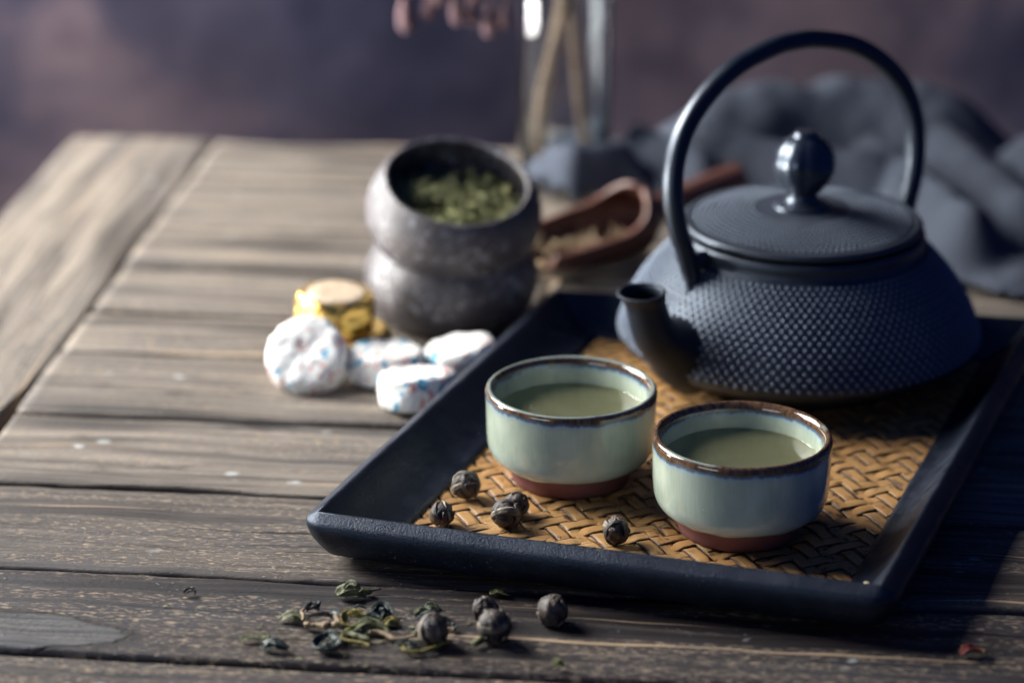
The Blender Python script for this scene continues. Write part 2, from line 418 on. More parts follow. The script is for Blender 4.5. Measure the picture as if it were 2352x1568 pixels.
# section from the inner foot over the rim and round the outside to the base: (offset as a fraction of FOOT inward, offset outward, z)
SEC = [(1.0, 0, .0030), (1.0, 0, .0086), (.90, 0, .0090), (.70, 0, .0102), (.48, 0, .0128), (.27, 0, .0168), (.08, 0, .0215), (.015, .0002, .0227), (0, .0007, .0229),
       (0, .0014, .0227), (0, .0028, .0219), (0, .0052, .0204), (0, .0062, .0196), (0, .0065, .0188), (0, .0067, .0175), (0, .0066, .0158), (0, .0058, .0126), (0, .0038, .0088), (0, .0006, .0052),
       (0, -.0048, .0024), (0, -.0110, .0009), (0, -.0165, .0006), (.98, 0, .0006)]
RBS = {9: .0006, 10: .0012, 11: .002, 12: .0028, 13: .0034, 14: .004, 15: .005, 16: .006}
def side_point(i, s, t):
    fr, out, z = SEC[s]; RB = RBS.get(s, .0075); d = [out - fr * f for f in FOOT]
    if s < 9 or s >= 21:   # mitred sharp
        A = offset_corner(i, d[i - 1], d[i]); B = offset_corner((i + 1) % 4, d[i], d[(i + 1) % 4])
        u = min(1, max(0, t)); p = A.lerp(B, u)
    else:
        # rounded outer corners
        A = offset_corner(i, -RB, -RB); B = offset_corner((i + 1) % 4, -RB, -RB); rad = max(0, RB + out)
        if t < 0:
            nm = (n2[i - 1] + n2[i]).normalized(); n = nm.lerp(n2[i], 1 + t).normalized(); p = A + n * rad
        elif t > 1:
            nm = (n2[i] + n2[(i + 1) % 4]).normalized(); n = n2[i].lerp(nm, t - 1).normalized(); p = B + n * rad
        else: p = A.lerp(B, t) + n2[i] * rad
    w = .00035 * nz((p.x, p.y, z), 28, 3)
    return Vector((p.x - FL.x + n2[i].x * w, p.y - FL.y + n2[i].y * w, z + (w if s < 17 else 0)))
ts = [-1, -.75, -.5, -.25, 0] + [k / 24 for k in range(1, 24)] + [1, 1.25, 1.5, 1.75, 2]
for i in range(4):
    rings = [[side_point(i, s, t) for s in range(len(SEC))] for t in ts]
    bm = rings_bm(rings, True)
    bmesh.ops.remove_doubles(bm, verts=bm.verts, dist=1e-6); bmesh.ops.recalc_face_normals(bm, faces=bm.faces)
    o = obj('side_wall', bm, M['black_wood'], tray)
    if i == 0: o.name = 'side_wall'
floor = [offset_corner(i, -FOOT[i - 1], -FOOT[i]) for i in range(4)]
bm = bmesh.new(); lo = [bm.verts.new((p.x - FL.x, p.y - FL.y, .0012)) for p in floor]; hi = [bm.verts.new((p.x - FL.x, p.y - FL.y, .0052)) for p in floor]
bm.faces.new(hi); bm.faces.new(lo[::-1])
for i in range(4): bm.faces.new((lo[i], lo[(i + 1) % 4], hi[(i + 1) % 4], hi[i]))
obj('base_board', bm, M['backing'], tray, False)
# woven mat: two-over two-under strips laid on the diagonal
PITCH = .0068; cpoly = [offset_corner(i, -FOOT[i - 1] + .006, -FOOT[i] + .006) for i in range(4)]
ctr = sum(cpoly, Vector((0, 0))) / 4
def clip(p, d):
    t0, t1 = -9, 9
    for i in range(4):
        a, b = cpoly[i], cpoly[(i + 1) % 4]; e = b - a; n = Vector((-e.y, e.x))
        den = n.dot(d); num = n.dot(a - p)
        if abs(den) < 1e-9:
            if num > 0: return None
            continue
        t = num / den
        if den > 0: t0 = max(t0, t)
        else: t1 = min(t1, t)
    return (t0, t1) if t1 - t0 > .004 else None
axA = Vector((math.cos(R(24)), math.sin(R(24)))); axB = Vector((-axA.y, axA.x))
rs = random.Random(5)
def weave(axis, cross, sgn):
    for k in range(-40, 41):
        q = ctr + cross * (k * PITCH + rs.uniform(-.0002, .0002)); rng = clip(q, axis)
        if not rng: continue
        bm = bmesh.new(); uvl = bm.loops.layers.uv.new('UVMap'); hw = PITCH * rs.uniform(.445, .485); tilt = rs.uniform(-.05, .05)
        n = max(2, int((rng[1] - rng[0]) / (PITCH / 4))); prev = None; sl = rs.random() * 5
        for s in range(n + 1):
            t = rng[0] + (rng[1] - rng[0]) * s / n; c = t / PITCH
            ph = (c + sgn * k) if sgn > 0 else (c - k + 2)
            ph = (ph + .5) % 4                                    # over while ph in 0..2
            ht = math.cos((ph - 1) * math.pi / 2); ht = math.copysign(min(1, abs(ht) * 2.2), ht)
            lat = .0002 * nz((t, k, 0), 120, sl); j = .00018 * nz((t, k, 4), 300, sl)
            row = []
            for v, dz in ((0, -.0007), (.012, -.00003), (.27, .00005), (.5, .00007), (.73, .00005), (.988, -.00003), (1, -.0007)):
                p = q + axis * t + cross * ((v - .5) * 2 * hw + lat)
                row.append((bm.verts.new((p.x - FL.x, p.y - FL.y, .0069 + .00052 * ht + dz + j + tilt * (v - .5) * hw)), (t, v)))
            if prev:
                for a in range(6):
                    quad = (prev[a], row[a], row[a + 1], prev[a + 1]); f = bm.faces.new([x[0] for x in quad])
                    for lp, x in zip(f.loops, quad): lp[uvl].uv = x[1]
            prev = row
        bmesh.ops.recalc_face_normals(bm, faces=bm.faces)
        if sum(f.normal.z for f in bm.faces) < 0: bmesh.ops.reverse_faces(bm, faces=bm.faces)
        o = obj('bamboo_strip', bm, M['bamboo'], tray)
        for q, pg in enumerate(o.data.polygons):
            if q % 6 in (0, 5): pg.use_smooth = False          # crisp cut edges
weave(axA, axB, 1); weave(axB, axA, -1)
ZF = .0078   # what stands on the mat stands here

# ------------------------------------------------------------------ teapot
TP = Vector((.1305, 1.117, 0)); UA = math.atan2(-.64, -.77)      # spout and handle bearing
pot = thing('teapot', 'black cast iron teapot with a studded body, arched handle and round lid knob', 'teapot', (TP.x, TP.y, 0), (0, 0, UA))
# in the pot's own frame the spout points along +X
shoulder = [(.0560, .0668), (.0590, .0645), (.0640, .0592), (.0690, .0530), (.0735, .0465), (.0772, .0398), (.0800, .0330), (.0813, .0287), (.0815, .0268)]
prof = [(.0, ZF), (.052, ZF), (.0555, ZF + .0005), (.057, ZF + .003), (.064, .0140), (.073, .0188), (.0785, .0218), (.0808, .0238), (.0815, .0252)] \
     + list(reversed(sprof(shoulder, 26))) + [(.0550, .0672), (.0545, .0685), (.0547, .0705), (.0553, .0718), (.0553, .0735), (.0545, .0745), (.0530, .0748), (.0515, .0740), (.0500, .0700)]
obj('body', lathe(prof, 128), M['iron'], pot)
def studs(rows, hscale):
    bm = bmesh.new(); c6 = [(math.cos(2 * math.pi * q / 8), math.sin(2 * math.pi * q / 8)) for q in range(8)]
    for (r, z, nr, nzv, n, ph, rad) in rows:
        for i in range(n):
            a = 2 * math.pi * (i + ph) / n; rd = Vector((math.cos(a), math.sin(a), 0)); up = Vector((0, 0, 1))
            nn = (rd * nr + up * nzv).normalized(); tg = Vector((-rd.y, rd.x, 0)); tv = nn.cross(tg); p = rd * r + up * z
            rr = rad * random.uniform(.93, 1.07); rings = []
            for f, h in ((1.05, -.1), (.82, .5), (.42, .88)):
                rings.append([bm.verts.new(p + (tg * cx + tv * cy) * rr * f + nn * rr * h * hscale) for cx, cy in c6])
            top = bm.verts.new(p + nn * rr * hscale)
            for A, B in zip(rings[:-1], rings[1:]):
                for q in range(8): bm.faces.new((A[q], A[(q + 1) % 8], B[(q + 1) % 8], B[q]))
            for q in range(8): bm.faces.new((rings[-1][q], rings[-1][(q + 1) % 8], top))
    return bm
sp = spline([(a, b, 0) for a, b in shoulder], 200); L = [0]
for a, b in zip(sp[:-1], sp[1:]): L.append(L[-1] + (b - a).length)
rows = []; NR = 19
for k in range(NR):
    s = L[-1] * (.045 + .945 * k / (NR - 1)); i = min(range(200), key=lambda q: abs(L[q] - s)); i = max(1, min(198, i))
    t = (sp[i + 1] - sp[i - 1]).normalized()
    rows.append((sp[i].x, sp[i].y, -t.y, t.x, 112, .5 * (k % 2), (.00112 * sp[i].x / .07 + .00010)))
st = obj('stud_pattern', studs(rows, .85), M['iron_stud'], pot); st['kind'] = 'stuff'
# spout
rings = []
sc = [(.066, .030, .0185, .0180, 22), (.074, .0335, .0172, .0158, 26), (.0805, .0385, .0138, .0125, 38), (.0880, .0445, .0112, .0098, 54), (.0926, .0528, .0093, .0086, 70), (.0948, .0598, .0088, .0086, 82), (.0962, .0638, .0096, .0097, 84), (.0974, .0654, .0103, .0105, 86), (.0975, .0660, .0101, .0103, 86),
      (.0974, .0661, .0090, .0092, 86), (.0970, .0640, .0079, .0080, 84), (.0952, .0600, .0070, .0070, 76), (.0918, .0540, .0066, .0066, 64)]
P6 = [spline([(a, b, c) for a, b, c, d, e in sc], 60), spline([(d, e, 0) for a, b, c, d, e in sc], 60)]
for p, q in zip(*P6):
    tdir = Vector((math.cos(R(q.y)), 0, math.sin(R(q.y)))); nrm = Vector((-math.sin(R(q.y)), 0, math.cos(R(q.y))))
    i = P6[0].index(p); rb = p.z if i else p.z
    # lateral radius p.z, radius in the vertical plane q.x
    rings.append([Vector((p.x, 0, p.y)) + Vector((0, 1, 0)) * p.z * 1.06 * math.cos(2 * math.pi * k / 32) + nrm * q.x * math.sin(2 * math.pi * k / 32) for k in range(32)])
bm = rings_bm(rings, True, False, True); bmesh.ops.recalc_face_normals(bm, faces=bm.faces)
obj('spout', bm, M['iron_spout'], pot)
# lid
lid = obj('lid', lathe([(0, .0742), (.048, .0742), (.0515, .0752), (.0530, .0757), (.0540, .0766), (.0541, .0778), (.0534, .0787), (.0522, .0791), (.0512, .0789), (.0502, .0788)]
     + sprof([(.0502, .0788), (.040, .0806), (.028, .0826), (.016, .0841), (.011, .0846), (0, .0848)], 20)[1:], 96), M['iron_lid'], pot)
rows = []
for k in range(11):
    r = .0225 + .0254 * k / 10; zz = .0788 + (.0502 - r) * .178 if r > .04 else .0806 + (.040 - r) * .172
    rows.append((r, zz, .17, 1, 104, .5 * (k % 2), .00042 + .00034 * k / 10))
o = obj('lid_stud_pattern', studs(rows, .95), M['iron_stud'], lid); o['kind'] = 'stuff'
def lobes(r, z, a):
    f = 1 - .045 * abs(math.cos(4 * a)) ** 6 * (1 if .0915 < z < .1175 else 0)
    return r * f, z
kn = [(0, .0842), (.0135, .0843), (.0132, .0852), (.0105, .0862), (.0078, .0878), (.0066, .0896), (.0066, .0912), (.0085, .0925)]
for q in range(14):
    t = -52 + (52 + 66) * q / 13; kn.append((.0140 * math.cos(R(t)), .1045 + .0140 * math.sin(R(t))))
kn += [(.0052, .1180), (.0050, .1190), (.0040, .1194), (0, .1196)]
obj('knob', lathe(kn, 64, lobes), M['iron_smooth'], lid)
# handle: an arch in the plane of the spout
arch = [(.0565, .0628), (.0595, .0617), (.0624, .0632), (.0640, .0680), (.0660, .0757), (.0698, .0878), (.0714, .1026), (.0695, .1163), (.0631, .1300), (.0501, .1430), (.0327, .1528), (.0115, .1580), (0, .1587)]
pts = [(x, 0, z) for x, z in arch] + [(-x, 0, z) for x, z in reversed(arch[:-1])]
def hsec(t):
    e = min(t, 1 - t); k = min(1, .55 + e * 4.5); kk = min(1, .62 + e * 1.6); out = []
    for q in range(20):
        a = 2 * math.pi * q / 20; cx, sy = math.cos(a), math.sin(a)
        x = math.copysign(abs(cx) ** .92, cx) * .0043 * k; y = math.copysign(abs(sy) ** .92, sy) * .0049 * kk
        groove = 1 - .10 * math.exp(-(y / .0014) ** 2) if abs(cx) > .5 else 1
        out.append((x * groove, y))
    return out
hd = obj('handle', sweep(spline([(x, y, z - .062) for x, y, z in pts], 110), hsec, Vector((0, 1, 0))), M['iron_handle'], pot)
hd.location = (0, 0, .062); hd.rotation_euler = (R(6), 0, R(-4.7))      # the bail has swung back a little on its lugs
for s in (1, -1):
    path = spline([(s * x, 0, z) for x, z in ((.0530, .0690), (.0575, .0705), (.0612, .0690), (.0632, .0650), (.0642, .0598), (.0660, .0548))], 20)
    wd = lambda t: [(x * (1.0 if t < .6 else max(.05, 1 - (t - .6) * 2.4)), y) for x, y in circ(.0042, .0027 if t < .6 else .0024, 14)]
    lg = obj('handle_lug', sweep(path, wd, Vector((0, 1, 0))), M['iron'], pot); lg.rotation_euler = (0, 0, R(-4.7))

# ------------------------------------------------------------------ tea cups
cup_prof = [(.0270, .0085), (.0286, .0086), (.0302, .0094)] + sprof([(.0302, .0094), (.0325, .0116), (.0341, .0150), (.0347, .0200), (.0349, .0270), (.0350, .0330), (.0352, .0365), (.0352, .0385), (.0347, .0398), (.0338, .0403), (.0328, .0400), (.0319, .0389), (.0314, .0370), (.0310, .0320), (.0304, .0240), (.0285, .0160), (.0240, .0110), (.0140, .0084), (0, .0080)], 60)[1:]
def wob(seed):
    def f(r, z, a):
        return r * (1 + .004 * nz((math.cos(a), math.sin(a), z * 12), 1.2, seed)), z + (.00035 * nz((math.cos(a), math.sin(a), 0), 1.1, seed + 2) if z > .03 else (.0006 * nz((math.cos(a) * 2, math.sin(a) * 2, 0), 1.3, seed) if .008 < z < .010 and r > .026 else 0))
    return f
def make_cup(x, y, label, glaze, seed, rot):
    c = thing('tea_cup', label, 'cup', (x, y, ZF - .0002), (0, 0, rot), 'glazed tea cups on the tray')
    obj('bowl', lathe([(0, .0062), (.0255, .0068)] + cup_prof, 96, wob(seed)), M[glaze], c)
    obj('foot_ring', lathe([(.020, .0015), (.0205, 0), (.0232, 0), (.0242, .0006), (.0250, .0030), (.0268, .0080), (.0275, .0089), (.0180, .0089), (.020, .0015)], 72), M['terracotta'], c)
    return c
CUPS = [(.0901, .9419), (.0242, .9919)]
make_cup(*CUPS[0], 'pale green glazed cup with brown rim nearest the viewer on the right', 'glazeA', 1, .4)
make_cup(*CUPS[1], 'pale green glazed cup with dark rim standing left of and behind the other cup', 'glazeB', 5, 2.2)
for (x, y), lv, lab in zip(CUPS, (.0290, .0285), ('pale green tea in the front right cup', 'pale green tea in the cup at the left, beside the teapot spout')):
    bm = lathe([(0, 0), (.0298, 0), (.0304, .0002), (.0308, .0006)], 72)
    if sum(f.normal.z for f in bm.faces) < 0: bmesh.ops.reverse_faces(bm, faces=bm.faces)
    o = obj('green_tea', bm, M['tea']); o.location = (x, y, ZF + lv); tag(o, lab, 'tea', 'tea filling the two cups')

# ------------------------------------------------------------------ stacked stoneware bowls
bprof = [(0, .0004), (.014, .0004), (.0205, 0), (.0235, .0008)] + sprof([(.0235, .0008), (.0315, .0024), (.0368, .0075), (.0403, .0150), (.0411, .0215), (.0402, .0285), (.0375, .0345), (.0345, .0384), (.0335, .0389), (.0328, .0386), (.0320, .0372), (.0352, .0300), (.0362, .0225), (.0340, .0140), (.0260, .0070), (.0120, .0042), (0, .0040)], 44)[1:]
def bowl(label, loc, rot, seed):
    o = obj('stoneware_bowl', lathe(bprof, 72, lambda r, z, a: (r * (1 + .012 * nz((math.cos(a), math.sin(a), z * 18), 1.4, seed)), z)), M['stoneware'])
    o.location = loc; o.rotation_euler = rot
    o.scale = (1.03,) * 3
    return tag(o, label, 'bowl', 'stacked stoneware bowls')
bowl('dark speckled stoneware bowl standing on the table under a tilted one', (-.0295, 1.2, 0), (0, 0, .5), 2)
UB = bowl('tilted dark stoneware bowl full of green tea leaves on top of another', (-.0305, 1.2035, .0358), (R(19), R(7), 0), 9)
UBm = Matrix.Translation(UB.location) @ UB.rotation_euler.to_matrix().to_4x4() @ Matrix.Scale(1.03, 4)
def ribbon(bm, path, width, roll, thick=.0003, seed=0, crinkle=.00025, twist=0.0, n=18, blunt=.5):
    """a dried leaf: a curved strip, rolled into a gutter, with real thickness"""
    P = spline(path, n); F = frames(P); rings = []; m = 7
    for i, (p, (t, s, u)) in enumerate(zip(P, F)):
        k = i / (n - 1); wdt = width * (.12 + .88 * math.sin(math.pi * min(1, max(0, .06 + .9 * k))) ** blunt) * (1 + .3 * nz((k * 4, seed, 0), 1, seed))
        tw = twist * k; rl = roll * (1 + .35 * nz((k * 3, 7, seed), 1, seed)); rad = wdt / max(.2, rl); ring = []
        for side in (0, 1):
            for j in range(m):
                q = (j / (m - 1) - .5) if side == 0 else (.5 - j / (m - 1)); a = q * rl; rr = rad - (thick if side else 0)
                x, y = rr * math.sin(a), rad * 1.0 - rr * math.cos(a) - rad * (1 - math.cos(rl / 2)) * .5
                x, y = x * math.cos(tw) - y * math.sin(tw), x * math.sin(tw) + y * math.cos(tw)
                v = p + s * x + u * y
                d = crinkle * nz(v, 420, seed) + crinkle * .6 * nz(v, 1100, seed)
                ring.append(v + u * d + s * d * .6)
        rings.append(ring)
    rings_bm(rings, True, True, True, bm)
    return bm
rt = random.Random(11)
def bits(n, place, lmin, lmax, wmin, wmax):
    bm = bmesh.new()
    for i in range(n):
        p, r = place(i); Ln = rt.uniform(lmin, lmax); d = Vector((rt.gauss(0, 1), rt.gauss(0, 1), rt.gauss(0, .45))).normalized() * Ln
        side = Vector((rt.gauss(0, 1), rt.gauss(0, 1), rt.gauss(0, .6))).normalized() * Ln * .3
        ribbon(bm, [p - d * .5, p + side * .6, p + d * .5], rt.uniform(wmin, wmax), rt.uniform(1.5, 4), seed=i * .37, n=6, crinkle=.0002)
    bmesh.ops.recalc_face_normals(bm, faces=bm.faces); return bm
def place_bowl(i):
    r = .031 * math.sqrt(rt.random()); a = rt.uniform(0, 6.283)
    x, y = r * math.cos(a), r * math.sin(a); top = .0290 + .006 * nz((x, y, 0), 60, 2) - .14 * y
    if r > .0285: top -= .002
    return Vector((x, y, top - abs(rt.gauss(0, .0025)))), 0
bm = bits(430, place_bowl, .004, .011, .0012, .0030)
lathe([(0, .0235), (.020, .0235), (.0330, .0200), (.0335, .0150), (0, .012)], 32, lambda r, z, a: (r, z - .14 * r * math.sin(a)), bm)
bm.transform(UBm); tag(obj('loose_tea', bm, M['heap'], smooth=True), 'curled yellow green tea leaves heaped in the tilted stoneware bowl', 'tea leaves', kind='stuff')

# ------------------------------------------------------------------ wooden scoop
sc_o = thing('wooden_scoop', 'red brown wooden scoop lying with its handle against the grey cloth', 'scoop', (.010, 1.262, 0), (0, 0, math.atan2(.068, .104)))
rings = []; n = 26
sp = spline([(0, .0175, 76), (.012, .0195, 84), (.03, .0205, 92), (.045, .0205, 100), (.055, .0200, 124), (.062, .0182, 176), (.068, .0130, 179.5), (.074, .0082, 179.5)], 34)
for q in sp:
    cz = .0212 + .0006; ring = []
    for k in range(n):
        a = R(max(20, min(179.5, q.z))) * (2 * k / (n - 1) - 1)
        ring.append((q.x, q.y * math.sin(a), cz - q.y * math.cos(a)))
    rings.append(ring)
bm = rings_bm(rings, False); bmesh.ops.recalc_face_normals(bm, faces=bm.faces)
o = obj('scoop_bowl', bm, M['scoop_wood'], sc_o); sm = o.modifiers.new('thickness', 'SOLIDIFY'); sm.thickness = .003; sm.offset = -1
o.rotation_euler = (R(9), 0, 0); o.location = (0, -.003, .001)
path = spline([(.070, 0, .022), (.080, 0, .0225), (.095, 0, .0245), (.115, 0, .028), (.130, 0, .030), (.1335, 0, .0305)], 30)
obj('scoop_handle', sweep(path, lambda t: circ(*( (.0078 * (1 if t < .93 else max(.1, 1 - ((t - .93) / .07) ** 2)),) * 2), 18)), M['scoop_wood'], sc_o)
SM = Matrix.Translation(sc_o.location) @ sc_o.rotation_euler.to_matrix().to_4x4()
def place_scoop(i):
    x = rt.uniform(-.004, .05); y = rt.uniform(-.016, .010)
    return Vector((x, y, .0035 + 14 * y * y * 1.2 + rt.uniform(.0015, .013) * (1 if x > .004 else .5))), 0
bm = bits(120, place_scoop, .006, .013, .002, .0045); bm.transform(SM)
tag(obj('loose_tea', bm, M['stem_tan']), 'tan dried leaves lying in the mouth of the wooden scoop', 'tea leaves', kind='stuff')

# ------------------------------------------------------------------ wrapped tea cakes
def cake_bm(rad, h, seed, pleat=.0014, foil=False):
    prof = [(0, 0), (rad * .55, .0004), (rad * .86, .0002), (rad * .97, .0018), (rad, h * .35), (rad * .995, h * .65), (rad * .95, h * .88), (rad * .82, h * .99), (rad * .6, h * 1.01), (rad * .35, h * .99), (rad * .16, h * .955), (rad * .06, h * .95), (0, h * .955)]
    def f(r, z, a):
        c = Vector((math.cos(a) * r, math.sin(a) * r, z)); k = r / rad
        d = pleat * (.5 - 1.5 * abs(nz(c, 95, seed))) + pleat * (.2 - .8 * abs(nz(c, 230, seed)))
        if z > h * .8 and k < .93: z += pleat * .38 * math.sin(a * 7 + 5 * nz(c, 55, seed)) * (.4 + nz(c, 40, seed + 5)) * math.sin(math.pi * k) + d * .5
        elif z > .0009: z += d * .4
        return r + (d if r > 0 else 0), z
    return lathe(sprof(prof, 34), 56, f)
def cake(label, loc, rot, rad, h, seed, m='paper'):
    o = obj('wrapped_tea_cake', cake_bm(rad, h, seed), M[m]); o.location = loc; o.rotation_euler = rot
    return tag(o, label, 'tea cake', 'wrapped tea cakes on the table' if m == 'paper' else 'gold wrapped tea cakes')
cake('white paper wrapped tea cake propped on its edge, leftmost of the white ones', (-.0925, 1.120, .0070), (R(40), R(-24), .3), .0185, .0165, 1)
cake('white paper wrapped tea cake lying flat in front of the gold ones', (-.0582, 1.1195, 0), (R(4), R(2), 1.9), .0178, .0150, 2)
cake('white paper wrapped tea cake closest to the viewer, by the tray edge', (-.0420, 1.086, .0005), (R(7), R(-7), 4.1), .0178, .0155, 3)
cake('white paper wrapped tea cake farthest back, between stoneware bowl and tray', (-.0225, 1.1265, 0), (R(5), R(-9), 5.6), .0168, .0150, 4)
g1 = cake('gold foil wrapped tea cake lying under another gold one', (-.0735, 1.148, 0), (0, 0, .4), .0170, .0150, 6, 'gold')
g2 = cake('gold foil wrapped tea cake with a cream top, stacked on another gold one', (-.0830, 1.1500, .0152), (R(3), R(-3), 1.4), .0185, .0165, 7, 'gold')
bm = lathe([(0, .0169), (.006, .0169), (.0125, .0175), (.0137, .0170), (.0137, .0150)], 40, lambda r, z, a: (r * (1 + .05 * nz((math.cos(a), math.sin(a), 0), 2, 3)), z + .0004 * nz((r * math.cos(a), r * math.sin(a), 0), 300, 5)))
obj('paper_seal', bm, M['gold_top'], g2)

# ------------------------------------------------------------------ glass vase with twigs
VX, VY = .030, 1.428
o = obj('glass_vase', lathe([(0, .0005), (.024, .0005), (.0262, .003), (.0262, .10), (.0262, .24), (.0256, .2408), (.0247, .24), (.0245, .10), (.0240, .009), (.020, .007), (0, .007)], 64), M['glass'])
o.location = (VX, VY, .001); tag(o, 'tall clear glass vase holding bare twigs behind the stoneware bowls', 'vase')
def twig(label, pts, r):
    bm = sweep(spline(pts, 40), lambda t: [(x * (1 + .12 * nz((t * 20, x * 900, y * 900), 1)), y) for x, y in circ(r * (1 - .35 * t), None, 10)])
    return tag(obj('twig', bm, M['twig']), label, 'twig', 'twigs in the glass vase')
twig('pale brown twig leaning left to right inside the vase', [(VX - .015, VY - .008, .010), (VX - .013, VY - .006, .05), (VX - .002, VY, .10), (VX + .004, VY + .005, .18), (VX + .02, VY + .01, .30)], .0042)
tb = twig('thinner brown twig leaning left beside the pale one, carrying pink blossoms', [(VX + .014, VY + .004, .010), (VX + .008, VY + .004, .05), (VX + .003, VY + .006, .10), (VX - .012, VY, .20), (VX - .05, VY - .02, .262), (VX - .10, VY - .03, .225), (VX - .125, VY - .03, .16)], .0034)
for (dx, dy, dz, s) in ((-.042, -.03, .100, 1.0), (-.052, -.03, .1045, .8), (-.060, -.035, .1075, 1.0), (-.075, -.03, .108, .9), (-.088, -.03, .103, 1.1), (-.034, -.032, .103, .8), (-.050, -.02, .116, 1), (-.07, -.04, .120, 1), (-.09, -.03, .122, 1), (-.10, -.03, .14, 1)):
    bm = lathe([(0, -.009 * s), (.0022 * s, -.0085 * s), (.004 * s, -.005 * s), (.0042 * s, 0), (.0028 * s, .006 * s), (.0008, .010 * s), (.0006, .028), (0, .028)], 14, lambda r, z, a: (r * (1 + .25 * math.cos(5 * a) * (z < 0)), z))
    bm.transform(Matrix.Translation((VX + dx, VY + dy, dz)) @ Matrix.Rotation(random.uniform(-.25, .25), 4, 'Y'))
    obj('blossom', bm, M['petal'], tb)

# ------------------------------------------------------------------ grey linen cloth
ridges = [(((.130, 1.46), (.19, 1.475), (.245, 1.46)), .040, .033), (((-.004, 1.412), (.028, 1.378), (.058, 1.385)), .030, .016), (((.066, 1.425), (.088, 1.400), (.105, 1.375)), .028, .014),
          (((.13, 1.40), (.16, 1.375), (.20, 1.365)), .030, .016), (((.245, 1.45), (.255, 1.38), (.27, 1.30)), .026, .020), (((.20, 1.40), (.22, 1.33), (.235, 1.27)), .030, .015),
          (((.29, 1.40), (.31, 1.32), (.33, 1.25)), .030, .02), (((.14, 1.43), (.18, 1.42), (.215, 1.44)), .012, .012)]
edge = [(-.006, 1.43), (.004, 1.395), (.03, 1.362), (.062, 1.368), (.10, 1.352), (.14, 1.345), (.175, 1.30), (.205, 1.252), (.245, 1.222), (.30, 1.215), (.36, 1.22), (.37, 1.30), (.34, 1.40), (.305, 1.455), (.26, 1.495), (.18, 1.512), (.09, 1.50), (.02, 1.47)]
def seg_d(p, a, b):
    a, b, p = Vector(a), Vector(b), Vector(p); t = max(0, min(1, (p - a).dot(b - a) / (b - a).length_squared)); return (p - a - (b - a) * t).length
def inside(x, y):
    c = False
    for (x0, y0), (x1, y1) in zip(edge, edge[1:] + edge[:1]):
        if (y0 > y) != (y1 > y) and x < (x1 - x0) * (y - y0) / (y1 - y0) + x0: c = not c
    return c
bm = bmesh.new(); nx, ny = 110, 92; grid = {}
for j in range(ny):
    for i in range(nx):
        x, y = -.02 + .40 * i / (nx - 1), 1.205 + .315 * j / (ny - 1)
        if not inside(x, y): continue
        de = min(seg_d((x, y), a, b) for a, b in zip(edge, edge[1:] + edge[:1])); m = min(1, de / .012)
        h = .004 + .006 * (noise.noise(Vector((x * 26, y * 26, 2))) + .5) + .003 * noise.noise(Vector((x * 70, y * 60, 5)))
        for pl, hh, ww in ridges:
            d = min(seg_d((x, y), a, b) for a, b in zip(pl[:-1], pl[1:])) * .86; h = max(h, hh * math.exp(-(d / ww) ** 2) * (1 + .15 * noise.noise(Vector((x * 50, y * 50, hh * 900)))) + .003)
        # a hollow where the vase stands
        dv2 = math.hypot(x - VX, y - VY)
        if dv2 < .036: h = min(h, .002 + max(0, dv2 - .026) * 2.2)
        grid[i, j] = bm.verts.new((x, y, .0012 + h * (m ** .6)))
for (i, j), v in list(grid.items()):
    q = [grid.get(k) for k in ((i, j), (i + 1, j), (i + 1, j + 1), (i, j + 1))]
    if all(q): 
        c = sum((p.co for p in q), Vector()) / 4
        if math.hypot(c.x - VX, c.y - VY) > .0275: bm.faces.new(q)
o = obj('linen_cloth', bm, M['cloth']); sm = o.modifiers.new('thickness', 'SOLIDIFY'); sm.thickness = .0012; sm.offset = 1
sb = o.modifiers.new('smooth', 'SUBSURF'); sb.levels = sb.render_levels = 1
tag(o, 'crumpled grey linen cloth behind the teapot and round the vase', 'cloth')

